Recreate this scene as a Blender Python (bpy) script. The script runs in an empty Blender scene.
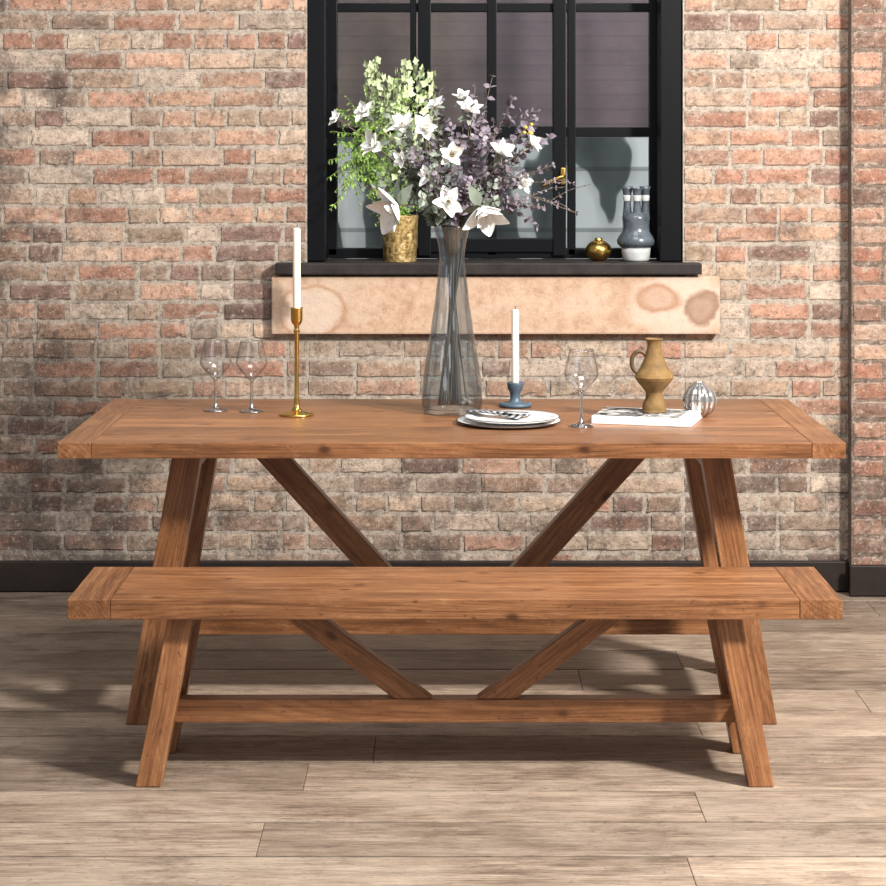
import bpy, bmesh, math, random
from mathutils import Vector, Matrix, noise
random.seed(7)
scene = bpy.context.scene
COL = scene.collection
R = random.uniform

# ------------------------------------------------------------------ helpers
def link(o, parent=None):
    COL.objects.link(o)
    if parent is not None:
        o.parent = parent
    return o

def empty(name, loc=(0,0,0)):
    e = bpy.data.objects.new(name, None)
    e.empty_display_size = 0.05
    e.location = loc
    COL.objects.link(e)
    return e

def tag(o, label, category, group=None):
    o["label"] = label; o["category"] = category
    if group: o["group"] = group
    return o

def struct(o):
    o["kind"] = "structure"
    return o

class Acc:
    def __init__(s): s.v=[]; s.f=[]; s.g=[]; s.t=[]; s.c=[]
    def add(s, verts, faces, g=None, t=None, c=None):
        b=len(s.v); s.v += [tuple(x) for x in verts]
        s.f += [tuple(i+b for i in f) for f in faces]
        if g is not None: s.g += g
        if t is not None: s.t += [t]*len(verts)
        if c is not None: s.c += c if isinstance(c, list) else [c]*len(verts)
    def obj(s, name, mat, parent=None, smooth=True, origin=None):
        me = bpy.data.meshes.new(name)
        o3 = Vector(origin) if origin is not None else Vector((0,0,0))
        me.from_pydata([tuple(Vector(p)-o3) for p in s.v], [], s.f)
        nv=len(s.v)
        if len(s.g)==nv:
            a = me.attributes.new("gco",'FLOAT_VECTOR','POINT')
            a.data.foreach_set("vector",[x for p in s.g for x in p])
        if len(s.t)==nv:
            a = me.attributes.new("tint",'FLOAT','POINT')
            a.data.foreach_set("value", s.t)
        if len(s.c)==nv:
            a = me.attributes.new("bcol",'FLOAT_COLOR','POINT')
            a.data.foreach_set("color",[x for p in s.c for x in (p[0],p[1],p[2],1.0)])
        me.update()
        bm = bmesh.new(); bm.from_mesh(me)
        bmesh.ops.recalc_face_normals(bm, faces=bm.faces)
        bm.to_mesh(me); bm.free()
        if smooth:
            me.polygons.foreach_set("use_smooth",[True]*len(me.polygons))
        if mat: me.materials.append(mat)
        o = bpy.data.objects.new(name, me)
        if parent is not None:
            o.location = o3 - parent.location
        else:
            o.location = o3
        return link(o, parent)

def hexa(acc, bot, top, bevel=0.003, gdir='auto', tint=None):
    """bot,top: lists of 4 points (ccw). bevelled solid with grain coords"""
    bm = bmesh.new()
    vb=[bm.verts.new(p) for p in bot]; vt=[bm.verts.new(p) for p in top]
    bm.faces.new(vb[::-1]); bm.faces.new(vt)
    for i in range(4):
        j=(i+1)%4
        bm.faces.new((vb[i],vb[j],vt[j],vt[i]))
    if bevel>0:
        bmesh.ops.bevel(bm, geom=list(bm.edges), offset=bevel, segments=2, affect='EDGES', profile=0.6)
    bm.verts.index_update()
    cb=sum((Vector(p) for p in bot),Vector())/4; ct=sum((Vector(p) for p in top),Vector())/4
    if gdir=='auto': ax=(ct-cb).normalized()
    else: ax=Vector(gdir)
    ref=Vector((0,1,0)) if abs(ax.y)<0.8 else Vector((1,0,0))
    u=ax.cross(ref).normalized(); w=ax.cross(u).normalized()
    off=Vector((R(0,40),R(0,40),R(0,40)))
    verts=[v.co.copy() for v in bm.verts]
    faces=[[v.index for v in f.verts] for f in bm.faces]
    g=[tuple(Vector((v.dot(ax),v.dot(u),v.dot(w)))+off) for v in verts]
    acc.add(verts,faces,g=g,t=(tint if tint is not None else R(0.85,1.15)))
    bm.free()

def boxb(acc, x0,x1,y0,y1,z0,z1, bevel=0.003, gdir=(1,0,0), tint=None):
    q=lambda z:[(x0,y0,z),(x1,y0,z),(x1,y1,z),(x0,y1,z)]
    hexa(acc,q(z0),q(z1),bevel,gdir,tint)

def slant(acc, cb, ct, wx, wy, bevel=0.003, tint=None):
    def q(c): return [(c[0]-wx/2,c[1]-wy/2,c[2]),(c[0]+wx/2,c[1]-wy/2,c[2]),(c[0]+wx/2,c[1]+wy/2,c[2]),(c[0]-wx/2,c[1]+wy/2,c[2])]
    hexa(acc,q(cb),q(ct),bevel,'auto',tint)

def lathe(acc, prof, c, n=48, fn=None):
    """prof list of (r,z). fn(r,z,theta)->r"""
    vs=[]; fs=[]
    for (r,z) in prof:
        for i in range(n):
            th=2*math.pi*i/n
            rr = fn(r,z,th) if fn else r
            vs.append((c[0]+rr*math.cos(th), c[1]+rr*math.sin(th), c[2]+z))
    for k in range(len(prof)-1):
        for i in range(n):
            j=(i+1)%n
            fs.append((k*n+i,k*n+j,(k+1)*n+j,(k+1)*n+i))
    acc.add(vs,fs)

def catmull(P, m=6):
    P=[Vector(p) for p in P]
    if len(P)<3: return [P[0].lerp(P[-1],i/m) for i in range(m+1)]
    Q=[2*P[0]-P[1]]+P+[2*P[-1]-P[-2]]
    out=[]
    for i in range(1,len(Q)-2):
        a,b,c,d=Q[i-1],Q[i],Q[i+1],Q[i+2]
        for k in range(m):
            t=k/m
            out.append(0.5*((2*b)+(c-a)*t+(2*a-5*b+4*c-d)*t*t+(3*b-a-3*c+d)*t**3))
    out.append(P[-1].copy())
    return out

def tube(acc, pts, r0, r1=None, n=8, closed=False):
    if r1 is None: r1=r0
    L=len(pts); vs=[]; fs=[]
    up=Vector((0.13,0.21,0.97))
    prev=None
    for k,p in enumerate(pts):
        a=pts[max(k-1,0)] if not closed else pts[(k-1)%L]
        b=pts[min(k+1,L-1)] if not closed else pts[(k+1)%L]
        d=(Vector(b)-Vector(a)).normalized()
        if prev is None:
            ref = up if abs(d.dot(up))<0.9 else Vector((1,0.1,0))
            u=d.cross(ref).normalized()
        else:
            u=(prev-d*prev.dot(d)).normalized()
        prev=u; w=d.cross(u)
        r=r0+(r1-r0)*k/(L-1)
        for i in range(n):
            th=2*math.pi*i/n
            vs.append(Vector(p)+(u*math.cos(th)+w*math.sin(th))*r)
    m = L if closed else L-1
    for k in range(m):
        k2=(k+1)%L
        for i in range(n):
            j=(i+1)%n
            fs.append((k*n+i,k*n+j,k2*n+j,k2*n+i))
    if not closed:
        fs.append(tuple(range(n))[::-1]); fs.append(tuple(range((L-1)*n,L*n)))
    acc.add(vs,fs)

def leaf(acc, p, d, nrm, L, W, curl=0.25, nt=4, shape=0.8, cup=0.15):
    d=Vector(d).normalized(); nrm=Vector(nrm)
    s=d.cross(nrm)
    if s.length<1e-3: s=d.cross(Vector((1,0.3,0.2)))
    s.normalize(); nn=s.cross(d).normalized()
    vs=[];fs=[]
    for i in range(nt+1):
        t=i/nt
        w=W*0.5*max(0.06,math.sin(math.pi*min(1,(t**shape)*0.97+0.02)))
        c=Vector(p)+d*(L*t*(1-0.15*abs(curl)*t))-nn*(curl*L*t*t)
        vs += [c-s*w+nn*cup*w, c, c+s*w+nn*cup*w]
    for i in range(nt):
        a=i*3
        fs += [(a,a+1,a+4,a+3),(a+1,a+2,a+5,a+4)]
    acc.add(vs,fs)

# ------------------------------------------------------------------ materials
def newmat(name):
    m=bpy.data.materials.new(name); m.use_nodes=True
    t=m.node_tree
    b=t.nodes["Principled BSDF"]
    return m,t,b
def nd(t,typ,**k):
    n=t.nodes.new(typ)
    for a,v in k.items(): setattr(n,a,v)
    return n
def ramp(t,fac,stops):
    n=nd(t,'ShaderNodeValToRGB')
    e=n.color_ramp.elements
    while len(e)<len(stops): e.new(0.5)
    for i,(p,c) in enumerate(stops):
        e[i].position=p; e[i].color=(c[0],c[1],c[2],1) if not isinstance(c,(int,float)) else (c,c,c,1)
    t.links.new(fac,n.inputs[0])
    return n.outputs[0]
def mix(t,fac,a,b,mode='MIX'):
    n=nd(t,'ShaderNodeMix',data_type='RGBA',blend_type=mode)
    for s,v in ((0,fac),(6,a),(7,b)):
        if isinstance(v,bpy.types.NodeSocket): t.links.new(v,n.inputs[s])
        elif isinstance(v,(int,float)): n.inputs[s].default_value=v if s==0 else (v,v,v,1)
        else: n.inputs[s].default_value=(v[0],v[1],v[2],1)
    return n.outputs[2]
def vscale(t,src,sc):
    n=nd(t,'ShaderNodeMapping'); n.inputs['Scale'].default_value=sc
    t.links.new(src,n.inputs[0]); return n.outputs[0]
def nz(t,vec,scale,detail=4,rough=0.55,dist=0.0):
    n=nd(t,'ShaderNodeTexNoise'); n.inputs['Scale'].default_value=scale
    n.inputs['Detail'].default_value=detail; n.inputs['Roughness'].default_value=rough
    n.inputs['Distortion'].default_value=dist
    if vec is not None: t.links.new(vec,n.inputs['Vector'])
    return n.outputs['Fac']
def bump(t,b,h,strength=0.3,dist=0.005):
    n=nd(t,'ShaderNodeBump'); n.inputs['Strength'].default_value=strength
    n.inputs['Distance'].default_value=dist
    t.links.new(h,n.inputs['Height']); t.links.new(n.outputs[0],b.inputs['Normal'])
def mth(t,op,a,b=None,c=None):
    n=nd(t,'ShaderNodeMath',operation=op)
    for i,v in enumerate((a,b,c)):
        if v is None: continue
        if isinstance(v,bpy.types.NodeSocket): t.links.new(v,n.inputs[i])
        else: n.inputs[i].default_value=v
    return n.outputs[0]

def wood(name, dark, mid, light, rough=0.45, knots=True, wear=None, spec=0.5, ringk=0.22):
    m,t,b=newmat(name)
    at=nd(t,'ShaderNodeAttribute',attribute_name='gco').outputs['Vector']
    ti=nd(t,'ShaderNodeAttribute',attribute_name='tint').outputs['Fac']
    n1=nz(t,vscale(t,at,(1.4,40,40) if knots else (2.6,30,30)),1.3,6,0.65,0.3)
    n2=nz(t,vscale(t,at,(6,300,300) if knots else (12,300,300)),1.0,4,0.7)
    n3=nz(t,vscale(t,at,(1,2,2)),3.0,7,0.7)
    n4=nz(t,vscale(t,at,(0.6,4,4)),1.3,2,0.5)
    # growth rings: contour lines of a stretched field
    sp=nd(t,'ShaderNodeSeparateXYZ'); t.links.new(at,sp.inputs[0])
    ph=mth(t,'ADD',mth(t,'MULTIPLY',sp.outputs['Y'],420.0),mth(t,'MULTIPLY',sp.outputs['Z'],480.0))
    ph=mth(t,'ADD',ph,mth(t,'MULTIPLY',n4,130.0))
    sn=mth(t,'ADD',mth(t,'MULTIPLY',mth(t,'SINE',ph),0.5),0.5)
    ring=mth(t,'POWER',sn,2.0)
    f=mth(t,'ADD',mth(t,'MULTIPLY',n1,0.38),mth(t,'MULTIPLY',n2,0.34))
    f=mth(t,'ADD',f,mth(t,'MULTIPLY',n3,0.28))
    c=ramp(t,f,[(0.40,dark),(0.50,mid),(0.61,light)])
    rr_=mth(t,'SUBTRACT',1.0,mth(t,'MULTIPLY',ring,ringk))
    cc0=nd(t,'ShaderNodeCombineColor')
    for i in range(3): t.links.new(rr_,cc0.inputs[i])
    c=mix(t,1.0,c,cc0.outputs[0],'MULTIPLY')
    if knots:
        v=nd(t,'ShaderNodeTexVoronoi'); v.inputs['Scale'].default_value=1.0
        t.links.new(vscale(t,at,(7.0,12,12)),v.inputs['Vector'])
        k=ramp(t,v.outputs['Distance'],[(0.05,(0.16,0.13,0.11)),(0.09,(0.36,0.32,0.30)),(0.13,(0.78,0.75,0.73)),(0.20,(1,1,1))])
        c=mix(t,0.85,c,k,'MULTIPLY')
        # dents and scuffs
        s1=ramp(t,nz(t,vscale(t,at,(1,1.8,1.8)),60,3,0.6),[(0.63,0.0),(0.69,1.0)])
        c=mix(t,mth(t,'MULTIPLY',s1,0.65),c,tuple(x*0.6 for x in dark))
        s2=ramp(t,nz(t,vscale(t,at,(0.7,2,2)),12,8,0.85),[(0.54,0.0),(0.66,1.0)])
        c=mix(t,mth(t,'MULTIPLY',s2,0.38),c,tuple(min(1,x*1.3+0.03) for x in light))
        s3=ramp(t,nz(t,vscale(t,at,(0.8,2,2)),4,6,0.7),[(0.53,0.0),(0.67,1.0)])
        c=mix(t,mth(t,'MULTIPLY',s3,0.38),c,dark)
    if wear:
        w=nz(t,vscale(t,at,(1,2,1.6)),2.2,9,0.7)
        wf=ramp(t,w,[(0.42,0.0),(0.62,1.0)])
        c=mix(t,mth(t,'MULTIPLY',wf,0.45),c,wear)
        w2=nz(t,vscale(t,at,(1.4,2.2,2.2)),3.6,10,0.8)
        wf2=ramp(t,w2,[(0.53,0.0),(0.64,1.0)])
        c=mix(t,mth(t,'MULTIPLY',wf2,0.58),c,dark)
        s1=ramp(t,nz(t,vscale(t,at,(1.0,2.4,2.4)),60,3,0.6),[(0.61,0.0),(0.69,1.0)])
        c=mix(t,mth(t,'MULTIPLY',s1,0.5),c,tuple(x*0.45 for x in dark))
        c=mix(t,0.5,c,ramp(t,n2,[(0.38,(0.62,0.60,0.58)),(0.58,(1.12,1.12,1.12))]),'MULTIPLY')
    cc=nd(t,'ShaderNodeCombineColor')
    for i in range(3): t.links.new(ti,cc.inputs[i])
    c=mix(t,1.0,c,cc.outputs[0],'MULTIPLY')
    t.links.new(c,b.inputs['Base Color'])
    rr=mth(t,'ADD',mth(t,'MULTIPLY',f,0.4),rough-0.2)
    t.links.new(rr,b.inputs['Roughness'])
    b.inputs['Specular IOR Level'].default_value=spec
    bump(t,b,mth(t,'SUBTRACT',f,mth(t,'MULTIPLY',ring,0.1)),0.3,0.003)
    return m

def plain(name,col,rough=0.5,metal=0.0,nscale=20,namp=0.15,bstr=0.1,spec=0.5):
    m,t,b=newmat(name)
    tc=nd(t,'ShaderNodeTexCoord').outputs['Object']
    n=nz(t,tc,nscale,4,0.6)
    d=tuple(x*(1-namp) for x in col); l=tuple(min(1,x*(1+namp)) for x in col)
    c=ramp(t,n,[(0.3,d),(0.7,l)])
    t.links.new(c,b.inputs['Base Color'])
    b.inputs['Roughness'].default_value=rough; b.inputs['Metallic'].default_value=metal
    b.inputs['Specular IOR Level'].default_value=spec
    if bstr>0: bump(t,b,n,bstr,0.002)
    return m

def thinglass(name,clear,edge,power=2.5,top=0.75,basef=0.04,rough=0.03):
    """thin-walled glass: tinted transparency, thicker looking at grazing angles, soft fresnel gloss"""
    m=bpy.data.materials.new(name); m.use_nodes=True; t=m.node_tree
    t.nodes.remove(t.nodes["Principled BSDF"])
    out=t.nodes["Material Output"]
    lw=nd(t,'ShaderNodeLayerWeight'); lw.inputs['Blend'].default_value=0.5
    fac=mth(t,'POWER',lw.outputs['Facing'],power)
    tr=nd(t,'ShaderNodeBsdfTransparent'); t.links.new(mix(t,fac,clear,edge),tr.inputs['Color'])
    gl=nd(t,'ShaderNodeBsdfGlossy'); gl.inputs['Roughness'].default_value=rough
    fr=mth(t,'ADD',mth(t,'MULTIPLY',mth(t,'POWER',lw.outputs['Facing'],4.0),top),basef)
    ms=nd(t,'ShaderNodeMixShader')
    t.links.new(fr,ms.inputs[0]); t.links.new(tr.outputs[0],ms.inputs[1]); t.links.new(gl.outputs[0],ms.inputs[2])
    t.links.new(ms.outputs[0],out.inputs['Surface'])
    return m

def brickmat(name):
    m,t,b=newmat(name)
    c0=nd(t,'ShaderNodeAttribute',attribute_name='bcol').outputs['Color']
    tc=nd(t,'ShaderNodeTexCoord').outputs['Object']
    n1=nz(t,tc,46,8,0.8)
    n2=nz(t,tc,10,7,0.75)
    n3=nz(t,tc,170,3,0.6)
    c=mix(t,1.0,c0,ramp(t,n1,[(0.34,(0.5,0.46,0.44)),(0.5,(0.98,0.98,0.98)),(0.68,(1.28,1.26,1.24))]),'MULTIPLY')
    c=mix(t,mth(t,'MULTIPLY',ramp(t,n2,[(0.54,0.0),(0.67,1.0)]),0.45),c,(0.60,0.50,0.41))
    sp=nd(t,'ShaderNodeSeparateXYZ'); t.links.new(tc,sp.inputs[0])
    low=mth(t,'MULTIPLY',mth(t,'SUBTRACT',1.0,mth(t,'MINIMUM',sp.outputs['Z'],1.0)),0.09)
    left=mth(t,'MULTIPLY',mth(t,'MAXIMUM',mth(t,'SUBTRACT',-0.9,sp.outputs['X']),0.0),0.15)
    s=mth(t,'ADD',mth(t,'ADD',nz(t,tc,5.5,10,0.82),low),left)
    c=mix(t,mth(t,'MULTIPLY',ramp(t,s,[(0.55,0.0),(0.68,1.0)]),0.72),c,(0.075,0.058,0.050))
    c=mix(t,mth(t,'MULTIPLY',ramp(t,nz(t,tc,75,4,0.75),[(0.585,0.0),(0.645,1.0)]),0.5),c,(0.64,0.54,0.45))
    c=mix(t,mth(t,'MULTIPLY',ramp(t,nz(t,vscale(t,tc,(1,1,1.3)),58,4,0.75),[(0.57,0.0),(0.64,1.0)]),0.6),c,(0.09,0.062,0.052))
    t.links.new(c,b.inputs['Base Color'])
    b.inputs['Roughness'].default_value=0.9
    b.inputs['Specular IOR Level'].default_value=0.2
    h=mth(t,'ADD',mth(t,'MULTIPLY',n1,0.75),mth(t,'MULTIPLY',n3,0.25))
    bump(t,b,h,0.9,0.010)
    return m

M_wood = wood("stained_pine",(0.105,0.040,0.0155),(0.225,0.092,0.036),(0.36,0.168,0.072),0.34)
M_floor= wood("weathered_floor_oak",(0.11,0.073,0.050),(0.26,0.19,0.138),(0.40,0.308,0.232),0.55,False,(0.45,0.358,0.275),0.35,0.12)
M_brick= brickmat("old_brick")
M_black= plain("black_paint",(0.0035,0.004,0.005),0.4,0,20,0.1,0.05,0.15)
M_base = plain("dark_baseboard_paint",(0.018,0.012,0.010),0.5,0,20,0.2,0.1,0.3)
M_sill = plain("dark_stone_sill",(0.028,0.022,0.020),0.5,0,12,0.4,0.2,0.25)
M_brass= plain("brass",(0.62,0.38,0.10),0.25,1.0,30,0.1,0.02)
M_candle=plain("ivory_wax",(0.85,0.78,0.64),0.45,0,10,0.03,0)
M_wick=plain("wick",(0.05,0.04,0.03),0.9)
M_blue =plain("blue_enamel",(0.065,0.10,0.135),0.4)
M_glass=thinglass("clear_glass",(0.975,0.98,0.985),(0.30,0.32,0.34),2.6,1.0,0.10,0.05)
M_gstem=thinglass("solid_clear_glass",(0.75,0.77,0.78),(0.35,0.37,0.38),1.2,0.8,0.38,0.15)
M_pane =thinglass("window_glass",(0.93,0.95,0.95),(0.85,0.87,0.87))
M_smoke=thinglass("smoky_blue_glass",(0.90,0.935,0.955),(0.42,0.51,0.59),2.0,1.0,0.11,0.06)
M_porc =plain("white_porcelain",(0.90,0.89,0.87),0.18,0,10,0.02,0)
M_rim  =plain("dark_plate_rim",(0.035,0.035,0.04),0.4)
M_jug  =plain("mustard_stoneware",(0.20,0.115,0.040),0.7,0,40,0.3,0.3,0.3)
M_jugh =plain("brown_glaze_handle",(0.09,0.05,0.022),0.5,0,70,0.3,0.3)
M_page =plain("book_pages",(0.80,0.78,0.74),0.8)
M_steel=plain("steel",(0.55,0.55,0.55),0.25,1.0)
M_stem =plain("green_stem",(0.16,0.22,0.07),0.6)
M_twig =plain("brown_twig",(0.12,0.09,0.06),0.7)
M_petal=plain("white_petal",(0.90,0.89,0.85),0.55,0,30,0.04,0.05)
M_cent =plain("flower_center",(0.30,0.22,0.06),0.7)
M_mauve=plain("mauve_leaf",(0.17,0.135,0.165),0.5,0,12,0.5,0)
M_euca =plain("grey_green_leaf",(0.18,0.21,0.16),0.5,0,12,0.45,0)
M_green=plain("bright_green_leaf",(0.22,0.36,0.065),0.5,0,14,0.4,0)
M_pgreen=plain("pale_green_floret",(0.55,0.64,0.36),0.55,0,14,0.25,0)
M_yell=plain("yellow_berry",(0.55,0.38,0.06),0.5)
M_gblue=plain("grey_blue_glaze",(0.08,0.095,0.11),0.25,0,25,0.5,0.05)
M_gwhite=plain("pale_grey_glaze",(0.50,0.51,0.50),0.35,0,25,0.15,0.05)

def goldmat():
    m,t,b=newmat("aged_bronze_gold")
    tc=nd(t,'ShaderNodeTexCoord').outputs['Object']
    n=nz(t,tc,55,6,0.75)
    c=ramp(t,n,[(0.38,(0.10,0.06,0.02)),(0.52,(0.42,0.28,0.10)),(0.65,(0.72,0.56,0.28))])
    t.links.new(c,b.inputs['Base Color']); b.inputs['Metallic'].default_value=0.6; b.inputs['Roughness'].default_value=0.42
    bump(t,b,n,0.8,0.006)
    return m
M_oldgold=goldmat()

def stonemat():
    m,t,b=newmat("tan_sandstone")
    tc=nd(t,'ShaderNodeTexCoord').outputs['Object']
    n=nz(t,tc,26,10,0.8)
    c=ramp(t,n,[(0.34,(0.36,0.215,0.14)),(0.5,(0.53,0.345,0.23)),(0.66,(0.60,0.43,0.31))])
    c=mix(t,mth(t,'MULTIPLY',ramp(t,nz(t,vscale(t,tc,(1,1,1.8)),5,9,0.75),[(0.46,0.0),(0.62,1.0)]),0.45),c,(0.60,0.46,0.345))
    n2=nz(t,vscale(t,tc,(1,1,1.3)),3.4,6,0.65,0.8)
    c=mix(t,mth(t,'MULTIPLY',ramp(t,n2,[(0.56,0.0),(0.64,1.0),(0.72,0.4)]),0.4),c,(0.40,0.22,0.13))
    wn=nd(t,'ShaderNodeTexNoise'); wn.inputs['Scale'].default_value=14; wn.inputs['Detail'].default_value=5
    t.links.new(tc,wn.inputs['Vector'])
    wv=nd(t,'ShaderNodeVectorMath',operation='SUBTRACT'); t.links.new(wn.outputs['Color'],wv.inputs[0]); wv.inputs[1].default_value=(0.5,0.5,0.5)
    ws=nd(t,'ShaderNodeVectorMath',operation='SCALE'); t.links.new(wv.outputs[0],ws.inputs[0]); ws.inputs['Scale'].default_value=0.07
    for (cx,cz,r0,kz,col,st) in ((0.62,0.0,0.19,1.6,(0.64,0.52,0.42),[(0.0,0.8),(0.8,0.7),(1.0,0.0)]),
                           (0.695,-0.01,0.070,1.0,(0.22,0.10,0.05),[(0.0,0.85),(0.5,0.7),(0.8,1.0),(1.0,0.0)]),
                           (0.55,0.025,0.090,1.7,(0.36,0.17,0.085),[(0.0,0.6),(0.5,0.5),(0.78,1.0),(1.0,0.0)]),
                           (-0.62,-0.02,0.11,1.3,(0.64,0.51,0.41),[(0.0,0.85),(0.75,0.7),(1.0,0.0)]),
                           (-0.62,-0.02,0.125,1.3,(0.36,0.18,0.09),[(0.0,0.0),(0.78,0.0),(0.88,0.8),(1.0,0.0)]),
                           (-0.74,0.0,0.055,0.6,(0.11,0.07,0.05),[(0.0,0.95),(0.6,0.8),(1.0,0.0)])):
        ad=nd(t,'ShaderNodeVectorMath',operation='ADD'); t.links.new(vscale(t,tc,(1,0,kz)),ad.inputs[0]); t.links.new(ws.outputs[0],ad.inputs[1])
        sx=nd(t,'ShaderNodeVectorMath',operation='DISTANCE')
        t.links.new(ad.outputs[0],sx.inputs[0]); sx.inputs[1].default_value=(cx,0,cz*kz)
        rr=mth(t,'DIVIDE',sx.outputs['Value'],r0)
        c=mix(t,mth(t,'MULTIPLY',ramp(t,rr,st),0.78),c,col)
    t.links.new(c,b.inputs['Base Color']); b.inputs['Roughness'].default_value=0.85
    bump(t,b,n,0.6,0.008)
    return m
M_stone=stonemat()

def outmat():
    m,t,b=newmat("exterior_wall_and_pane_reflections")
    tc=nd(t,'ShaderNodeTexCoord').outputs['Object']
    sp=nd(t,'ShaderNodeSeparateXYZ'); t.links.new(tc,sp.inputs[0])
    fr=mth(t,'FRACT',mth(t,'MULTIPLY',sp.outputs['Z'],15.0))
    line=ramp(t,fr,[(0.0,0.68),(0.15,1.0),(1.0,0.93)])
    brown=ramp(t,sp.outputs['X'],[(0.0,(0.26,0.185,0.15)),(0.25,(0.21,0.145,0.155))])
    c=mix(t,nz(t,vscale(t,tc,(1,1,2)),2.6,8,0.75),(0.05,0.032,0.038),brown)
    c=mix(t,0.8,c,line,'MULTIPLY')
    vx=ramp(t,nz(t,vscale(t,tc,(2.4,0,0.25)),1.7,1,0.5),[(0.35,0.65),(0.65,1.5)])
    c=mix(t,1.0,c,vx,'MULTIPLY')
    n=nz(t,vscale(t,tc,(1.9,1,0.8)),2.6,2,0.4)
    lowc=ramp(t,n,[(0.36,(0.025,0.032,0.032)),(0.50,(0.08,0.095,0.09)),(0.51,(0.20,0.23,0.22)),(0.52,(0.62,0.63,0.60)),(0.62,(0.85,0.86,0.83))])  # pale patches imitate window-pane reflections, painted into the lower wall colour
    ledge=ramp(t,mth(t,'FRACT',mth(t,'MULTIPLY',sp.outputs['Z'],3.6)),[(0.0,0.45),(0.06,0.5),(0.08,1.0),(1.0,0.85)])
    lowc=mix(t,1.0,lowc,ledge,'MULTIPLY')
    lf=ramp(t,mth(t,'SUBTRACT',sp.outputs['Z'],1.0),[(0.54,1.0),(0.545,0.0)])
    c=mix(t,lf,c,lowc)
    t.links.new(c,b.inputs['Base Color']); b.inputs['Roughness'].default_value=0.8
    return m
M_out=outmat()

# ------------------------------------------------------------------ room
WY=1.8
OX0,OX1,OZ0,OZ1=-0.462,0.815,1.075,2.45
mort=(0.45,0.38,0.31)
MV=Vector(mort)

def bcolor(x,z,red=False):
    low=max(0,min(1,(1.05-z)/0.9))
    if red:
        pal=[(0.38,0.18,0.12),(0.43,0.24,0.165),(0.31,0.15,0.10),(0.46,0.29,0.205),(0.25,0.14,0.10)]
    else:
        pal=[(0.48,0.265,0.18),(0.52,0.315,0.22),(0.42,0.22,0.15),(0.55,0.38,0.275),(0.36,0.20,0.14),(0.61,0.475,0.37),(0.27,0.165,0.13),(0.45,0.28,0.19)]
    c=Vector(random.choice(pal))
    buff=Vector(random.choice([(0.46,0.345,0.245),(0.39,0.29,0.205),(0.53,0.42,0.31),(0.31,0.23,0.17)]))
    if not red and random.random()<0.2+low*0.5: c=c.lerp(buff,0.7)
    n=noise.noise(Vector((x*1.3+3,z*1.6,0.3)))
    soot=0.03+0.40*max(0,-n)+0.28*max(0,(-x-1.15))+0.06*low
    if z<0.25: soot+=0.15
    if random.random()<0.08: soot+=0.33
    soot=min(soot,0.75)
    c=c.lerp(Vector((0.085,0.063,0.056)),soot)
    c*=R(0.82,1.15)
    return c

def brick_field(acc, x0,x1,z0,z1, ybase, red=False, course=0.0655):
    z=z0; row=0
    us=[0,0.025,0.07,0.16,0.28,0.42,0.56,0.7,0.83,0.93,0.975,1] ; vsx=[0,0.10,0.3,0.6,0.9,1]
    nx,nzv=len(us),len(vsx)
    while z<z1-0.01:
        zt=min(z+course,z1)
        a,b_=x0,x1
        x=a
        first=True
        while x<b_-0.01:
            L = 0.213 if random.random()<(0.12 if row%4==0 else 0.62) else 0.108
            if first: L=random.choice([0.213,0.108,0.16]); first=False
            L*=R(0.95,1.05)
            if b_-(x+L)<0.05: L=b_-x
            gap=R(0.006,0.013); g2=R(0.006,0.012)
            dz=R(-0.0018,0.0018)
            bx0,bx1,bz0,bz1=x+gap/2,x+L-gap/2,z+g2/2+dz,zt-g2/2+dz
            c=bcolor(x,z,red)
            proud=R(0.0015,0.0065)
            tilt=R(-0.002,0.002)
            vs=[];fs=[];cs=[]
            o=Vector((R(0,50),R(0,50),0))
            for j,v in enumerate(vsx):
                for i,u in enumerate(us):
                    px=bx0+(bx1-bx0)*u; pz=bz0+(bz1-bz0)*v
                    e=min(min(i,nx-1-i),min(j,nzv-1-j))
                    nn=noise.noise(Vector((px*55,pz*55,2))+o)
                    cl=c*(1+0.35*noise.noise(Vector((px*18,pz*25,5))+o))
                    if e<1:
                        px+=R(-0.0025,0.0025); pz+=nn*0.006
                        py=ybase+0.0005
                        cl=cl.lerp(MV*R(0.6,1.0),R(0.5,1.0))
                    elif e<2:
                        chip=R(0,1)
                        py=ybase-proud*(0.1 if chip<0.18 else 0.9)+nn*0.0018
                        pz+=nn*0.003
                        cl=cl.lerp(MV*0.95,R(0.0,0.35) if chip>0.18 else 0.75)
                    else: py=ybase-proud-tilt*u+nn*0.0015
                    pz+=0.005*noise.noise(Vector((px*0.9,z*0.4,1.0)))
                    vs.append((px,py,pz))
                    cs.append(tuple(cl))
            for j in range(nzv-1):
                for i in range(nx-1):
                    a0=j*nx+i
                    fs.append((a0,a0+1,a0+nx+1,a0+nx))
            acc.add(vs,fs,c=cs)
            x+=L
        z+=course; row+=1

def plain_box(acc,x0,x1,y0,y1,z0,z1,c=None):
    v=[(x0,y0,z0),(x1,y0,z0),(x1,y1,z0),(x0,y1,z0),(x0,y0,z1),(x1,y0,z1),(x1,y1,z1),(x0,y1,z1)]
    f=[(3,2,1,0),(4,5,6,7),(0,1,5,4),(1,2,6,5),(2,3,7,6),(3,0,4,7)]
    acc.add(v,f,c=c)

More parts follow.
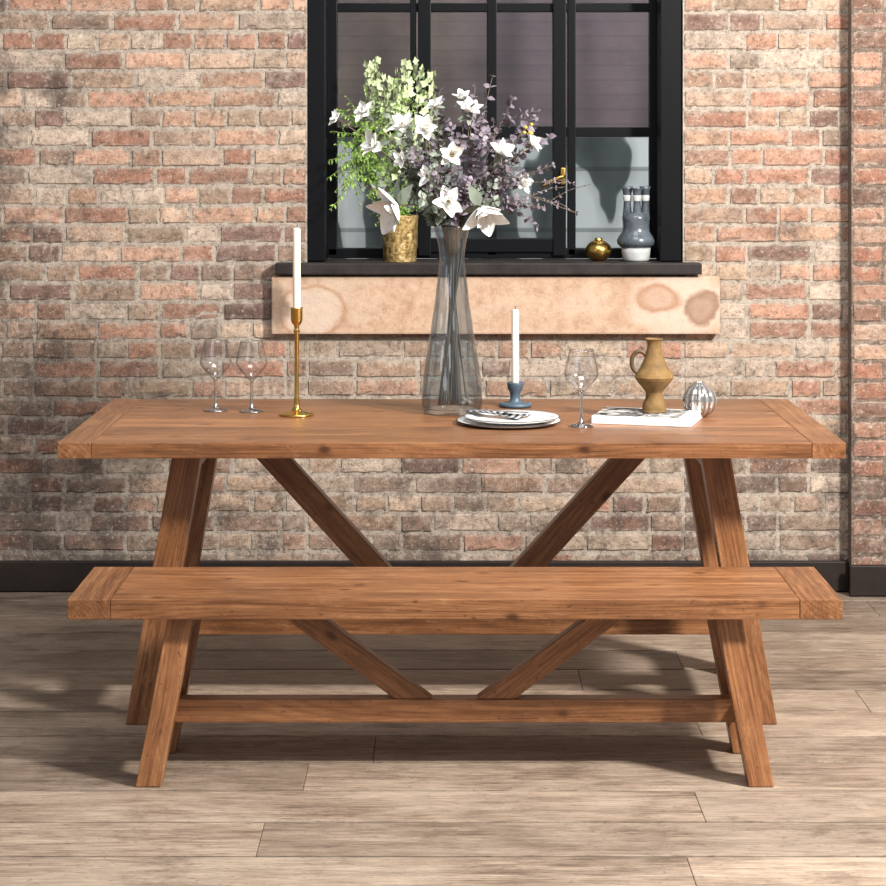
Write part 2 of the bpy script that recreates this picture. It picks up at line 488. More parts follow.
wa=Acc()
WX0,WX1,WZ1=-3.0,3.0,2.75
plain_box(wa,WX0,OX0,WY,WY+0.25,0,WZ1,mort)
plain_box(wa,OX1,WX1,WY,WY+0.25,0,WZ1,mort)
plain_box(wa,OX0,OX1,WY,WY+0.25,0,OZ0,mort)
plain_box(wa,OX0,OX1,WY,WY+0.25,OZ1,WZ1,mort)
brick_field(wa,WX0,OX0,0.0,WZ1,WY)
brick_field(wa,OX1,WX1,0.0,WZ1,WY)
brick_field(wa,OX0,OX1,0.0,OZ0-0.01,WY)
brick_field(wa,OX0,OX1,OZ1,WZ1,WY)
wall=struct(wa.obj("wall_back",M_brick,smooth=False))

pa=Acc()
PX=1.374; PY=1.73
plain_box(pa,PX,2.6,PY,WY-0.012,0,WZ1,(0.20,0.15,0.115))
brick_field(pa,PX,2.6,0.0,WZ1,PY,red=True)
struct(pa.obj("wall_right",M_brick,smooth=False))

a=Acc(); boxb(a,WX0,PX-0.002,WY-0.035,WY-0.012,0.003,0.105,0.004); struct(a.obj("baseboard_back",M_base,smooth=False))
a=Acc(); boxb(a,PX-0.012,2.6,PY-0.035,PY-0.012,0.003,0.105,0.004); struct(a.obj("baseboard_right",M_base,smooth=False))

# floor
fa=Acc()
pw=0.2255
base=-5.3+4.69
k0=math.floor((-6.2-base)/pw)
fixed={0:0.59,-1:-0.40,1:-0.33,-2:0.52}
k=k0
while base+k*pw<WY+0.05:
    y=base+k*pw
    joints=[]
    x0j=fixed.get(k,R(-1,1))
    x=x0j
    while x<3.6: joints.append(x); x+=R(1.7,2.5)
    x=x0j-R(1.7,2.5)
    while x>-3.6: joints.append(x); x-=R(1.7,2.5)
    joints=sorted([-3.6]+joints+[3.6])
    for j in range(len(joints)-1):
        if joints[j+1]-joints[j]<0.02: continue
        boxb(fa,joints[j]+0.0005,joints[j+1]-0.0005,y+0.0042,y+pw-0.0042,-0.02,0.0,0.0022,(1,0,0),R(0.76,1.2))
    k+=1
struct(fa.obj("floor",M_floor,smooth=False))
a=Acc(); plain_box(a,-3.6,3.6,-6.4,WY+0.25,-0.06,-0.021); struct(a.obj("trim_1",M_base,smooth=False))

# stone panel + sill
a=Acc(); boxb(a,-0.7575,0.7575,-0.03,0.0,-0.098,0.098,0.006)
o=a.obj("trim_2",M_stone,smooth=False); 
o.location=(0.178,WY-0.014,0.972)
struct(o)
a=Acc(); boxb(a,-0.565,0.872,WY-0.065,WY+0.20,1.077,1.115,0.004); struct(a.obj("trim_3",M_sill,smooth=False))

# window
WF=WY+0.17
a=Acc()
def bar(x0,x1,z0,z1,y0=WF,y1=WF+0.05,bv=0.003): boxb(a,x0,x1,y0,y1,z0,z1,bv)
ZB=1.118
bar(OX0+0.001,OX0+0.062,ZB,OZ1,WY+0.01,WF+0.06)
bar(OX1-0.075,OX1-0.001,ZB,OZ1,WY+0.01,WF+0.06)
bar(OX0+0.062,OX1-0.075,OZ1-0.06,OZ1-0.001,WY+0.01,WF+0.06)
xs=lambda p:(p-443)/288.0
bar(OX0+0.062,OX1-0.075,ZB,ZB+0.035)
zs=lambda p:1.53-(p-140)/287.0
for (p0,p1,yy) in ((327,337,0.0),(410,416,0.0),(418,431,-0.015),(487,497,0.0),(553,566,-0.015),(568,576,0.0),(650,664,0.0)):
    bar(xs(p0),xs(p1),ZB+0.01,OZ1-0.03,WF+yy,WF+0.045)
for (p0,p1,x0,x1,yy) in ((127,137,327,412,0.0),(127,137,566,662,0.0),(126,138,420,565,-0.012),(3,12,327,662,0.0),(-112,-102,327,662,0.0),(238,252,420,565,-0.012)):
    bar(xs(x0),xs(x1),zs(p1),zs(p0),WF+yy+0.002,WF+0.043)
win=empty("window_1",(0.17,WF,ZB)); struct(win)
a.obj("window_frame",M_black,parent=win,smooth=False)
a=Acc(); plain_box(a,OX0+0.07,OX1-0.08,WF+0.022,WF+0.027,ZB+0.02,OZ1-0.05); 
a.obj("window_pane",M_pane,parent=win,smooth=False)
a=Acc()
hx,hz=xs(563),zs(176)
boxb(a,hx-0.009,hx+0.009,WF-0.026,WF-0.016,hz-0.03,hz+0.03,0.003)
tube(a,catmull([(hx,WF-0.026,hz),(hx,WF-0.045,hz),(hx-0.02,WF-0.05,hz-0.006),(hx-0.075,WF-0.047,hz-0.035)]),0.0065,0.0055)
a.obj("window_handle",M_brass,parent=win)

a=Acc(); plain_box(a,-3.5,4.5,4.2,4.3,0.0,4.0); struct(a.obj("wall_outside",M_out,smooth=False))

# ------------------------------------------------------------------ trestle furniture
def trestle(name,cx,y0,y1,halfL,ztop,thick,nplank,endw,legs,stretch,brace,mat):
    cy=(y0+y1)/2
    root=empty(name,(cx,cy,0))
    zb=ztop-thick
    a=Acc(); w=(y1-y0)/nplank
    for i in range(nplank):
        boxb(a,cx-halfL+endw+0.001,cx+halfL-endw-0.001,y0+i*w+0.0008,y0+(i+1)*w-0.0008,zb,ztop,0.002,(1,0,0),R(0.82,1.2) if i else 1.0)
    a.obj("tabletop" if "table" in name else "seat",mat,root,False)
    for s in (-1,1):
        a=Acc()
        xa=cx+s*halfL; xb=cx+s*(halfL-endw)
        boxb(a,min(xa,xb),max(xa,xb),y0,y1,zb,ztop,0.002,(0,1,0),R(0.95,1.1))
        a.obj("breadboard_end",mat,root,False)
    (xt,xf,yt,yf,lw,ld)=legs
    for s in (-1,1):
        for q in (-1,1):
            a=Acc(); slant(a,(cx+s*xf,cy+q*yf,0.001),(cx+s*xt,cy+q*yt,zb-0.001),lw,ld,0.003,R(1.0,1.25))
            a.obj("leg",mat,root,False)
    (sz0,sz1,sd)=stretch
    zm=(sz0+sz1)/2; f=zm/zb
    xl=xf+(xt-xf)*f; yl=yf+(yt-yf)*f
    for s in (-1,1):
        a=Acc(); boxb(a,cx+s*xl-lw*0.32,cx+s*xl+lw*0.32,cy-yl+ld/2-0.004,cy+yl-ld/2+0.004,sz0,sz1,0.003,(0,1,0))
        a.obj("cross_rail",mat,root,False)
        a=Acc(); boxb(a,cx+s*xt-lw*0.32,cx+s*xt+lw*0.32,cy-yt+ld/2-0.004,cy+yt-ld/2+0.004,zb-sd*1.0,zb-0.001,0.003,(0,1,0))
        a.obj("top_rail",mat,root,False)
    a=Acc(); boxb(a,cx-xl+lw*0.31,cx+xl-lw*0.31,cy-sd/2,cy+sd/2,sz0,sz1,0.003,(1,0,0),1.2)
    a.obj("stretcher",mat,root,False)
    (bt,bb,bw,bd)=brace
    for s in (-1,1):
        a=Acc(); slant(a,(cx+s*bb,cy,sz1+0.0005),(cx+s*bt,cy,zb-0.001),bw,bd,0.003,R(1.05,1.25))
        a.obj("brace",mat,root,False)
    return root
tb=trestle("dining_table",0.0216,0.0,0.90,1.0,0.762,0.040,6,0.085,(0.69,0.815,0.25,0.25,0.076,0.066),(0.176,0.246,0.06),(0.545,0.11,0.092,0.05),M_wood)
tag(tb,"rustic brown pine trestle dining table with breadboard ends","dining table")
bn=trestle("bench",0.028,-0.39,-0.01,0.911,0.45,0.047,3,0.10,(0.650,0.725,0.115,0.135,0.06,0.056),(0.115,0.171,0.05),(0.413,0.10,0.093,0.042),M_wood)
tag(bn,"rustic brown pine trestle bench with diagonal braces","bench")

TZ=0.762+0.0006
# ------------------------------------------------------------------ tableware
def wineglass(x,y,z,label,h=0.197,rb=0.046):
    root=empty("wine_glass",(x,y,z)); 
    st=h*0.46
    a=Acc()
    lathe(a,[(0.0005,0.0),(0.034,0.0),(0.0348,0.0015),(0.030,0.0035),(0.012,0.0065),(0.0050,0.014),(0.0040,0.03),(0.0038,st-0.01),(0.0055,st-0.003),(0.010,st+0.0005),(0.0005,st+0.001)],(x,y,z),40)
    a.obj("stem_and_foot",M_gstem,root)
    prof=[(0.0005,st+0.0015),(0.013,st+0.002)]
    H=h-st
    for k in range(1,13):
        t=k/12
        r=rb*math.sin(math.pi*(0.5*min(1,t*1.9)))*(1-0.30*max(0,t-0.45)**1.3/0.46) 
        prof.append((max(r,0.018),st+0.002+ (H-0.002)*(t**1.15)))
    rim=prof[-1]
    a=Acc(); lathe(a,prof,(x,y,z),48)
    a.obj("glass_bowl",M_glass,root)
    a=Acc(); tube(a,[Vector((x+rim[0]*math.cos(2*math.pi*k/48),y+rim[0]*math.sin(2*math.pi*k/48),z+rim[1]+0.0006)) for k in range(48)],0.0010,n=8,closed=True)
    a.obj("glass_rim",M_gstem,root)
    tag(root,label,"wine glass","wine glasses on the dining table")
wineglass(-0.645,0.63,TZ,"clear long-stemmed wine glass beside another on table")
wineglass(-0.541,0.61,TZ,"clear long-stemmed wine glass near brass candlestick")
wineglass(0.371,0.305,TZ,"clear wine glass beside plates and book",0.203,0.047)

def candle(x,y,z,h,label):
    a=Acc()
    lathe(a,[(0.0002,0),(0.0105,0),(0.011,0.004),(0.0105,h-0.006),(0.009,h-0.002),(0.004,h),(0.0002,h-0.001)],(x,y,z),24)
    root=empty("candle",(x,y,z))
    a.obj("candle_wax",M_candle,root)
    a=Acc(); tube(a,catmull([(x,y,z+h-0.002),(x+0.001,y,z+h+0.005),(x+0.003,y,z+h+0.009)]),0.001)
    a.obj("wick",M_wick,root)
    tag(root,label,"candle")
x,y=-0.408,0.53
a=Acc()
lathe(a,[(0.0003,0),(0.048,0),(0.049,0.003),(0.045,0.006),(0.030,0.009),(0.018,0.012),(0.010,0.02),(0.0075,0.035),(0.0085,0.045),(0.0065,0.052),(0.006,0.12),(0.0065,0.228),(0.010,0.234),(0.0065,0.24),(0.0075,0.25),(0.014,0.258),(0.0165,0.266),(0.0165,0.296),(0.018,0.300),(0.0125,0.300),(0.0125,0.272),(0.0003,0.272)],(x,y,TZ),40)
o=a.obj("candlestick",M_brass,origin=(x,y,TZ)); tag(o,"tall slim brass candlestick on the dining table","candlestick")
candle(x,y,TZ+0.2725,0.25,"tall ivory taper candle in brass candlestick")
x,y=0.208,0.72
a=Acc()
lathe(a,[(0.0003,0),(0.045,0),(0.048,0.004),(0.047,0.010),(0.038,0.011),(0.024,0.010),(0.016,0.016),(0.014,0.03),(0.016,0.042),(0.022,0.052),(0.024,0.066),(0.0235,0.07),(0.0125,0.07),(0.0125,0.05),(0.0003,0.05)],(x,y,TZ),40)
o=a.obj("candle_holder",M_blue,origin=(x,y,TZ)); tag(o,"short blue enamel candle holder beside flower vase","candle holder")
candle(x,y,TZ+0.0505,0.23,"ivory taper candle in short blue holder")

# big glass vase
VX,VY=0.0254,0.59
vp=[(0.0,0.0),(0.070,0.0),(0.080,0.006),(0.085,0.03),(0.084,0.06),(0.078,0.11),(0.069,0.17),(0.059,0.24),(0.049,0.31),(0.041,0.37),(0.036,0.42),(0.036,0.445),(0.040,0.475),(0.047,0.505),(0.052,0.525)]
def interp(P,m):
    pts=catmull([(p[0],p[1],0) for p in P],m)
    return [(max(q.x,0.0005),q.y) for q in pts]
op=interp(vp,6)
ip=[(max(r-0.0035,0.0005),max(z_,0.012)) for (r,z_) in op[14:]]
ip=[(0.0005,0.012),(0.06,0.012)]+ip
def tw(r,z_,th):
    if r<0.03: return r
    k=min(1,z_/0.03)*max(0,min(1,(0.46-z_)/0.05))
    return r*(1+k*0.032*(abs(math.sin(6*th+z_*12))+abs(math.sin(6*th-z_*12))-1.2))
a=Acc(); lathe(a,op+ip[::-1],(VX,VY,TZ),144,tw)
o=a.obj("vase",M_smoke,origin=(VX,VY,TZ)); tag(o,"tall smoky blue glass vase with faceted pattern","vase")

# plates
def plate(x,y,z,r,label):
    root=empty("plate",(x,y,z)); a=Acc()
    lathe(a,[(0.0005,0.001),(r*0.70,0.001),(r*0.74,0.0),(r*0.78,0.0015),(r*0.90,0.0045),(r*0.985,0.0085),(r*0.985,0.0105),(r*0.88,0.0075),(r*0.78,0.004),(r*0.7,0.0035),(0.0005,0.0035)],(x,y,z),72)
    a.obj("plate_body",M_porc,root)
    a=Acc(); lathe(a,[(r*0.9848,0.0084),(r*0.996,0.0090),(r*1.0,0.0098),(r*0.996,0.0106),(r*0.9848,0.0107),(r*0.9848,0.0084)],(x,y,z),72)
    a.obj("plate_rim",M_rim,root)
    tag(root,label,"plate","stacked plates on the dining table")
plate(0.178,0.36,TZ,0.142,"white dinner plate with dark rim under another plate")
plate(0.186,0.365,TZ+0.0095,0.130,"white plate with dark rim stacked on dinner plate")
def napmat():
    m,t,b=newmat("striped_linen")
    tc=nd(t,'ShaderNodeTexCoord').outputs['Object']
    sp=nd(t,'ShaderNodeSeparateXYZ'); t.links.new(tc,sp.inputs[0])
    fr=mth(t,'FRACT',mth(t,'MULTIPLY',sp.outputs['X'],48.0))
    c=ramp(t,fr,[(0.0,(0.035,0.035,0.05)),(0.5,(0.035,0.035,0.05)),(0.55,(0.50,0.49,0.47)),(1.0,(0.50,0.49,0.47))])
    t.links.new(c,b.inputs['Base Color']); b.inputs['Roughness'].default_value=0.9
    return m
a=Acc(); vs=[];fs=[]
nx_,ny_=16,8
for lay in (0,1):
    for j in range(ny_+1):
        for i in range(nx_+1):
            u=i/nx_;v=j/ny_
            px=-0.085+0.17*u; py=(v-0.5)*0.065*(0.6+0.6*u)
            pz=0.003*math.sin(v*9+u*4)+0.004+ (0.002 if lay else 0.0)+0.003*math.sin(u*5)
            vs.append((px,py,pz))
n1=(nx_+1)*(ny_+1)
for lay in (0,1):
    for j in range(ny_):
        for i in range(nx_):
            q=lay*n1+j*(nx_+1)+i
            fs.append((q,q+1,q+nx_+2,q+nx_+1))
bd=[i for i in range(nx_+1)]+[j*(nx_+1)+nx_ for j in range(1,ny_+1)]+[ny_*(nx_+1)+i for i in range(nx_-1,-1,-1)]+[j*(nx_+1) for j in range(ny_-1,0,-1)]
for k in range(len(bd)):
    p,q=bd[k],bd[(k+1)%len(bd)]
    fs.append((p,q,q+n1,p+n1))
a.add(vs,fs)
o=a.obj("napkin",napmat()); o.location=(0.145,0.390,TZ+0.0185); o.rotation_euler=(0,0,math.radians(-28))
tag(o,"dark striped linen napkin folded on stacked plates","napkin")
a=Acc()
boxb(a,-0.09,0.02,-0.004,0.004,0,0.002,0.0008)
boxb(a,0.018,0.045,-0.010,0.010,0,0.002,0.0008)
for k in range(4):
    yy=-0.0085+k*0.0057
    boxb(a,0.044,0.085,yy-0.0013,yy+0.0013,0,0.002,0.0004)
o=a.obj("fork",M_steel,smooth=False); o.location=(0.152,0.375,TZ+0.0305); o.rotation_euler=(0,0,math.radians(-25))
tag(o,"polished steel fork lying on the napkin","fork")

# book
def covermat():
    m,t,b=newmat("book_cover_print")
    tc=nd(t,'ShaderNodeTexCoord').outputs['Object']
    n=nz(t,vscale(t,tc,(1,1.4,1)),22,6,0.65,1.2)
    c=ramp(t,n,[(0.42,(0.03,0.028,0.027)),(0.50,(0.16,0.145,0.135)),(0.56,(0.40,0.38,0.36)),(0.66,(0.62,0.60,0.57))])
    sp=nd(t,'ShaderNodeSeparateXYZ'); t.links.new(tc,sp.inputs[0])
    ed=mth(t,'MAXIMUM',mth(t,'GREATER_THAN',mth(t,'ABSOLUTE',sp.outputs['Y']),0.088),mth(t,'GREATER_THAN',sp.outputs['X'],0.10))
    c=mix(t,ed,c,(0.80,0.78,0.75))
    t.links.new(c,b.inputs['Base Color']); b.inputs['Roughness'].default_value=0.75
    b.inputs['Specular IOR Level'].default_value=0.1
    return m
root=empty("book",(0.555,0.36,TZ))
def rot_box(x0,x1,y0,y1,z0,z1,name,mat,bv=0.0008):
    a=Acc(); boxb(a,x0,x1,y0,y1,z0,z1,bv)
    o=a.obj(name,mat,None,False); o.parent=root; o.location=(0,0,0); return o
bw,bh=0.135,0.10
rot_box(-bw,bw,-bh,bh,0.0,0.002,"back_cover",M_page)
rot_box(-bw+0.003,bw-0.003,-bh+0.003,bh-0.003,0.0021,0.0185,"pages",M_page)
rot_box(-bw,bw,-bh,bh,0.0186,0.0206,"front_cover",covermat())
rot_box(-bw,bw,-bh-0.0022,-bh-0.0002,0.0,0.0206,"spine",M_page)
root.rotation_euler=(0,0,math.radians(-16))
root.location=(0.560,0.42,TZ)
tag(root,"white book with monochrome cover under stoneware jug","book")
BZ=TZ+0.0212
x,y=0.580,0.44
root=empty("jug",(x,y,BZ))
a=Acc()
pj=[(0.0005,0),(0.031,0),(0.033,0.005),(0.031,0.022),(0.025,0.036),(0.023,0.048),(0.026,0.058),(0.044,0.080),(0.052,0.092),(0.053,0.098),(0.048,0.108),(0.037,0.124),(0.027,0.148),(0.021,0.170),(0.019,0.184),(0.021,0.194),(0.025,0.200),(0.0225,0.200),(0.017,0.188),(0.019,0.165),(0.03,0.14),(0.033,0.12),(0.0005,0.10)]
lathe(a,interp(pj,6),(x,y,BZ),44,lambda r_,z_,th:r_*(1+0.006*math.sin(z_*800)))
a.obj("jug_body",M_jug,root)
a=Acc()
hp=[]
for k in range(24):
    th=2*math.pi*k/24
    hp.append(Vector((x-0.040+0.022*math.cos(th),y,BZ+0.136+0.030*math.sin(th))))
tube(a,hp,0.0062,n=10,closed=True); a.obj("handle",M_jugh,root)
tag(root,"mustard brown stoneware jug with ring handle on book","jug")

def ballmat():
    m,t,b=newmat("silver_ribbed_glass")
    tc=nd(t,'ShaderNodeTexCoord').outputs['Object']
    sp=nd(t,'ShaderNodeSeparateXYZ'); t.links.new(tc,sp.inputs[0])
    an=mth(t,'ARCTAN2',sp.outputs['Y'],sp.outputs['X'])
    s=mth(t,'SINE',mth(t,'MULTIPLY',an,14.0))
    c=ramp(t,s,[(0.0,(0.40,0.38,0.36)),(0.6,(0.74,0.72,0.70))])
    t.links.new(c,b.inputs['Base Color']); b.inputs['Roughness'].default_value=0.12
    b.inputs['Metallic'].default_value=0.8
    return m
x,y=0.712,0.50; r=0.047
a=Acc(); pr=[(0.0005,0.0),(0.02,0.0)]
for k in range(4,22):
    ph=math.pi*k/24
    pr.append((r*math.sin(ph), r-r*math.cos(ph)-0.002))
pr+=[(0.015,2*r+0.002),(0.012,2*r+0.002),(0.012,2*r-0.004)]
lathe(a,pr,(x,y,TZ),140,lambda r_,z_,th:r_*(1+0.035*math.sin(14*th)))
o=a.obj("bud_vase",ballmat(),origin=(x,y,TZ)); tag(o,"round ribbed silvery glass bud vase","vase")

# ------------------------------------------------------------------ sill ornaments
SZ=1.1155
x,y=-0.148,1.872
a=Acc()
gp=[(0.0005,0),(0.050,0),(0.055,0.004),(0.058,0.04),(0.060,0.09),(0.062,0.14),(0.063,0.155),(0.060,0.155),(0.057,0.13),(0.052,0.01),(0.0005,0.01)]
lathe(a,interp(gp,6),(x,y,SZ),120,lambda r_,z_,th:r_*(1+(0.022*math.cos(14*th+z_*90)*math.cos(z_*170) if r_>0.045 else 0)))
GV=a.obj("gold_vase",M_oldgold,origin=(x,y,SZ)); tag(GV,"textured aged gold vase on the window sill","vase")
x,y=0.534,1.87
a=Acc(); pr=[(0.0005,0),(0.018,0)]
for k in range(4,22):
    ph=math.pi*k/24; pr.append((0.045*math.sin(ph),0.037-0.037*math.cos(ph)-0.002))
pr+=[(0.012,0.0735),(0.014,0.078),(0.011,0.078),(0.009,0.07)]
lathe(a,pr,(x,y,SZ),40)
o=a.obj("gold_bud_vase",M_brass,origin=(x,y,SZ)); tag(o,"small round polished brass bud vase on the sill","vase")
x,y=0.662,1.87
root=empty("triple_neck_vase",(x,y,SZ))
a=Acc(); lathe(a,[(0.0005,0),(0.042,0),(0.046,0.006),(0.049,0.03),(0.050,0.045),(0.0005,0.0455)],(x,y,SZ),44); a.obj("vase_base",M_gwhite,root)
a=Acc(); lathe(a,[(0.0005,0.0455),(0.050,0.0455),(0.064,0.058),(0.066,0.07),(0.058,0.085),(0.047,0.10),(0.045,0.115),(0.046,0.14),(0.048,0.15),(0.036,0.165),(0.0005,0.17)],(x,y,SZ),44); a.obj("vase_body",M_gblue,root)
for (dx,dy,h) in ((-0.030,0.0,0.255),(0.002,-0.022,0.25),(0.032,0.004,0.255)):
    a=Acc(); lathe(a,[(0.017,0.14),(0.015,0.165),(0.012,0.20),(0.013,0.225),(0.017,0.245),(0.021,h),(0.018,h),(0.012,0.235),(0.010,0.20)],(x+dx,y+dy,SZ),24); a.obj("vase_neck",M_gblue,root)
    a=Acc(); lathe(a,[(0.0135,0.206),(0.0145,0.21),(0.0155,0.222),(0.0142,0.226),(0.0128,0.215)],(x+dx,y+dy,SZ),24); a.obj("neck_band",M_gwhite,root)
tag(root,"grey blue glazed vase with three necks and pale base","vase")

# ------------------------------------------------------------------ flowers
def stem_pts(tip, bend=0.5, cx=VX, cy=VY, zb=TZ+0.02, zn=TZ+0.43, rb=0.04, rn=0.020, ztop=TZ+0.53):
    tip=Vector(tip)
    dirn=Vector((tip.x-cx,tip.y-cy,0)); 
    dn=dirn.normalized() if dirn.length>1e-4 else Vector((1,0,0))
    p0=Vector((cx,cy,zb))-dn*R(0.01,rb)+Vector((R(-.01,.01),R(-.01,.01),0))
    p1=Vector((cx,cy,zn))+dn*R(0.0,rn)+Vector((R(-.008,.008),R(-.008,.008),0))
    p2=Vector((cx,cy,ztop))+dn*min(0.036,R(0.02,0.036))
    mid=p2.lerp(tip,0.5)+Vector((0,0,0.25*bend*dirn.length))
    return catmull([p0,p0.lerp(p1,0.5),p1,p2,mid,tip],6)

def flower(tip,size,face,label):
    pts=stem_pts(tip)
    root=empty("magnolia_stem",tuple(pts[0]))
    a=Acc(); tube(a,pts,0.0026,0.0018,6); a.obj("stem",M_twig,root)
    F=Vector(face).normalized()
    ref=Vector((0,0,1)) if abs(F.z)<0.9 else Vector((1,0,0))
    U=F.cross(ref).normalized(); V=F.cross(U)
    tip=Vector(tip)
    a=Acc()
    big=size>0.05
    for (cnt,sc,op_,off) in ((5,1.05,R(0.95,1.2) if not big else R(0.75,1.0),R(0,1)),(4,0.85,R(0.5,0.75),R(0,1)),(2,0.62,R(0.25,0.4),R(0,1))):
        for k in range(cnt):
            th=2*math.pi*k/cnt+off+R(-0.25,0.25)
            rd=U*math.cos(th)+V*math.sin(th)
            o_=op_+R(-0.25,0.3)
            L=size*sc*R(0.85,1.15)
            side=F.cross(rd).normalized()
            nt_=8; vs=[];fs=[]
            c=tip.copy()
            wv=R(-0.4,0.4)
            for i in range(nt_+1):
                t=i/nt_
                ang=o_*(1.25-0.45*t)
                if i: c=c+(rd*math.sin(ang)+F*math.cos(ang))*(L/nt_)
                w=L*0.34*(math.sin(math.pi*min(0.98,0.09+0.895*t**0.9))**0.75)
                nn=(F*math.sin(ang)-rd*math.cos(ang))
                s2=(side+nn*wv*t).normalized()
                vs+= [c-s2*w*0.92+nn*w*0.55, c-s2*w*0.55+nn*w*0.2, c.copy(), c+s2*w*0.55+nn*w*0.2, c+s2*w*0.92+nn*w*0.55]
            for i in range(nt_):
                for j in range(4):
                    q=i*5+j; fs.append((q,q+1,q+6,q+5))
            a.add(vs,fs)
    a.obj("petals",M_petal,root)
    a=Acc()
    for k in range(12):
        th=R(0,6.28); e=R(0.1,0.6)
        d=(F*math.cos(e)+(U*math.cos(th)+V*math.sin(th))*math.sin(e))
        tube(a,[tip+F*0.002,tip+d*size*0.33],0.001,0.0017,5)
    a.obj("stamens",M_cent,root)
    a=Acc()
    for k in range(4):
        th=R(0,6.28)
        leaf(a,tip-F*0.006,(U*math.cos(th)+V*math.sin(th))-F*0.3,F,size*0.9,size*0.45)
    a.obj("leaves",M_euca,root)
    tag(root,label,"flower","white flowers in the smoky glass vase")

FL=[(-0.19,-0.06,1.515,0.046,(-0.6,-0.6,0.3)),(-0.107,-0.08,1.567,0.046,(-0.3,-0.6,0.7)),
(-0.125,-0.13,1.350,0.080,(-0.6,-0.5,-0.45)),(0.014,-0.14,1.355,0.046,(0.1,-0.9,0.3)),
(0.022,-0.12,1.488,0.042,(0.1,-1,0.1)),(0.105,-0.13,1.345,0.078,(0.3,-0.6,-0.55)),
(0.156,-0.09,1.496,0.044,(0.6,-0.6,0.4)),(0.076,-0.04,1.61,0.044,(0.2,-0.5,0.8)),
(-0.22,0.02,1.61,0.038,(-0.6,-0.5,0.5)),(-0.05,-0.09,1.56,0.044,(0.1,-0.8,0.5)),
(0.245,-0.03,1.52,0.034,(0.8,-0.4,0.4)),(0.055,0.0,1.645,0.032,(0.0,-0.4,0.9)),
(-0.04,-0.10,1.43,0.034,(-0.4,-0.8,0.1)),(0.22,0.02,1.41,0.034,(0.8,-0.5,0.1)),(-0.30,0.03,1.59,0.030,(-0.8,-0.3,0.3)),
(-0.11,-0.08,1.475,0.030,(-0.6,-0.7,0.1)),(-0.02,-0.05,1.625,0.030,(-0.3,-0.6,0.7))]
for (dx,dy,z,s,f) in FL:
    flower((dx,VY+dy,z),s,f,"large drooping white magnolia bloom on twig" if s>0.05 else "small white flower on thin twig")

def branch(tip,mat,label,name="eucalyptus_stem",n=13,L=0.043,W=0.031,start=0.60,bend=0.4,group="eucalyptus stems in the smoky glass vase",kw={},stemmat=None,spread=1.0,sides=4,sl=(0.07,0.14),droop=0.0):
    pts=stem_pts(tip,bend,**kw)
    root=empty(name,tuple(pts[0]))
    a=Acc(); tube(a,pts,0.0022,0.001,6)
    la=Acc(); m=len(pts)
    def leafset(P,i0,num,scale):
        M=len(P)
        for k in range(num):
            f=i0+(M-1.001-i0)*(k/(max(1,num-1)))
            i=int(f); p=P[i].lerp(P[min(i+1,M-1)],f-i)
            d=(P[min(i+1,M-1)]-P[i]).normalized()
            rv=Vector((R(-1,1),R(-1,1),R(-0.7,1))); rv=(rv-d*rv.dot(d)).normalized()
            s=scale*R(0.5,1.1)*(1-0.5*k/num)
            for sg in (1,-1):
                leaf(la,p,(d*R(0.2,0.7)+rv*spread*sg-Vector((0,0,droop))).normalized(),Vector((R(-.5,.5),R(-1,0.2),R(-.2,1))),L*s,W*s,R(-0.1,0.4),5,0.85)
    i0=m*start
    leafset(pts,i0,n,1.0)
    for q in range(sides):
        i=int(i0+(m-2-i0)*R(0.05,0.9)); p=pts[i]; d=(pts[i+1]-pts[i]).normalized()
        rv=Vector((R(-1,1),R(-1,1),R(-0.4,1)-droop)).normalized()
        e=p+(d+rv*0.9).normalized()*R(*sl)
        sp_=catmull([p,p.lerp(e,0.5)+Vector((0,0,0.008)),e-Vector((0,0,droop*0.03))],4)
        tube(a,sp_,0.0012,0.0007,5)
        leafset(sp_,1,7,0.65)
    a.obj("stem",stemmat or M_twig,root)
    la.obj("leaves",mat,root)
    tag(root,label,"foliage",group)

for (x,dy,z,mt) in [(0.14,0.02,1.71,0),(-0.01,0.05,1.67,0),(0.25,-0.02,1.585,0),(0.31,0.0,1.46,0),(-0.12,-0.05,1.45,1),(-0.22,-0.06,1.40,1),(0.16,-0.10,1.365,1),(0.28,-0.05,1.34,0),(0.09,-0.05,1.68,0),(0.05,-0.08,1.54,0),(-0.03,-0.05,1.61,1),(0.12,-0.09,1.55,0),(-0.08,-0.1,1.50,0),(0.20,0.06,1.65,0),(-0.15,0.08,1.60,1),(0.07,-0.14,1.43,0),(-0.06,-0.14,1.37,1),(0.22,-0.08,1.44,0),(0.30,0.05,1.54,0),(-0.14,-0.02,1.52,1),(-0.19,0.02,1.55,1),(-0.06,0.03,1.53,0)]:
    branch((x,VY+dy,z),M_mauve if mt==0 else M_euca,"dusky mauve eucalyptus sprig in glass vase" if mt==0 else "grey green eucalyptus sprig in glass vase")
branch((0.375,VY-0.02,1.325),M_mauve,"thin drooping twig with sparse mauve leaves",n=12,L=0.018,W=0.010,start=0.6,bend=0.7)
branch((0.35,VY+0.02,1.41),M_mauve,"thin drooping twig with sparse mauve leaves",n=12,L=0.020,W=0.011,start=0.6,bend=0.6)

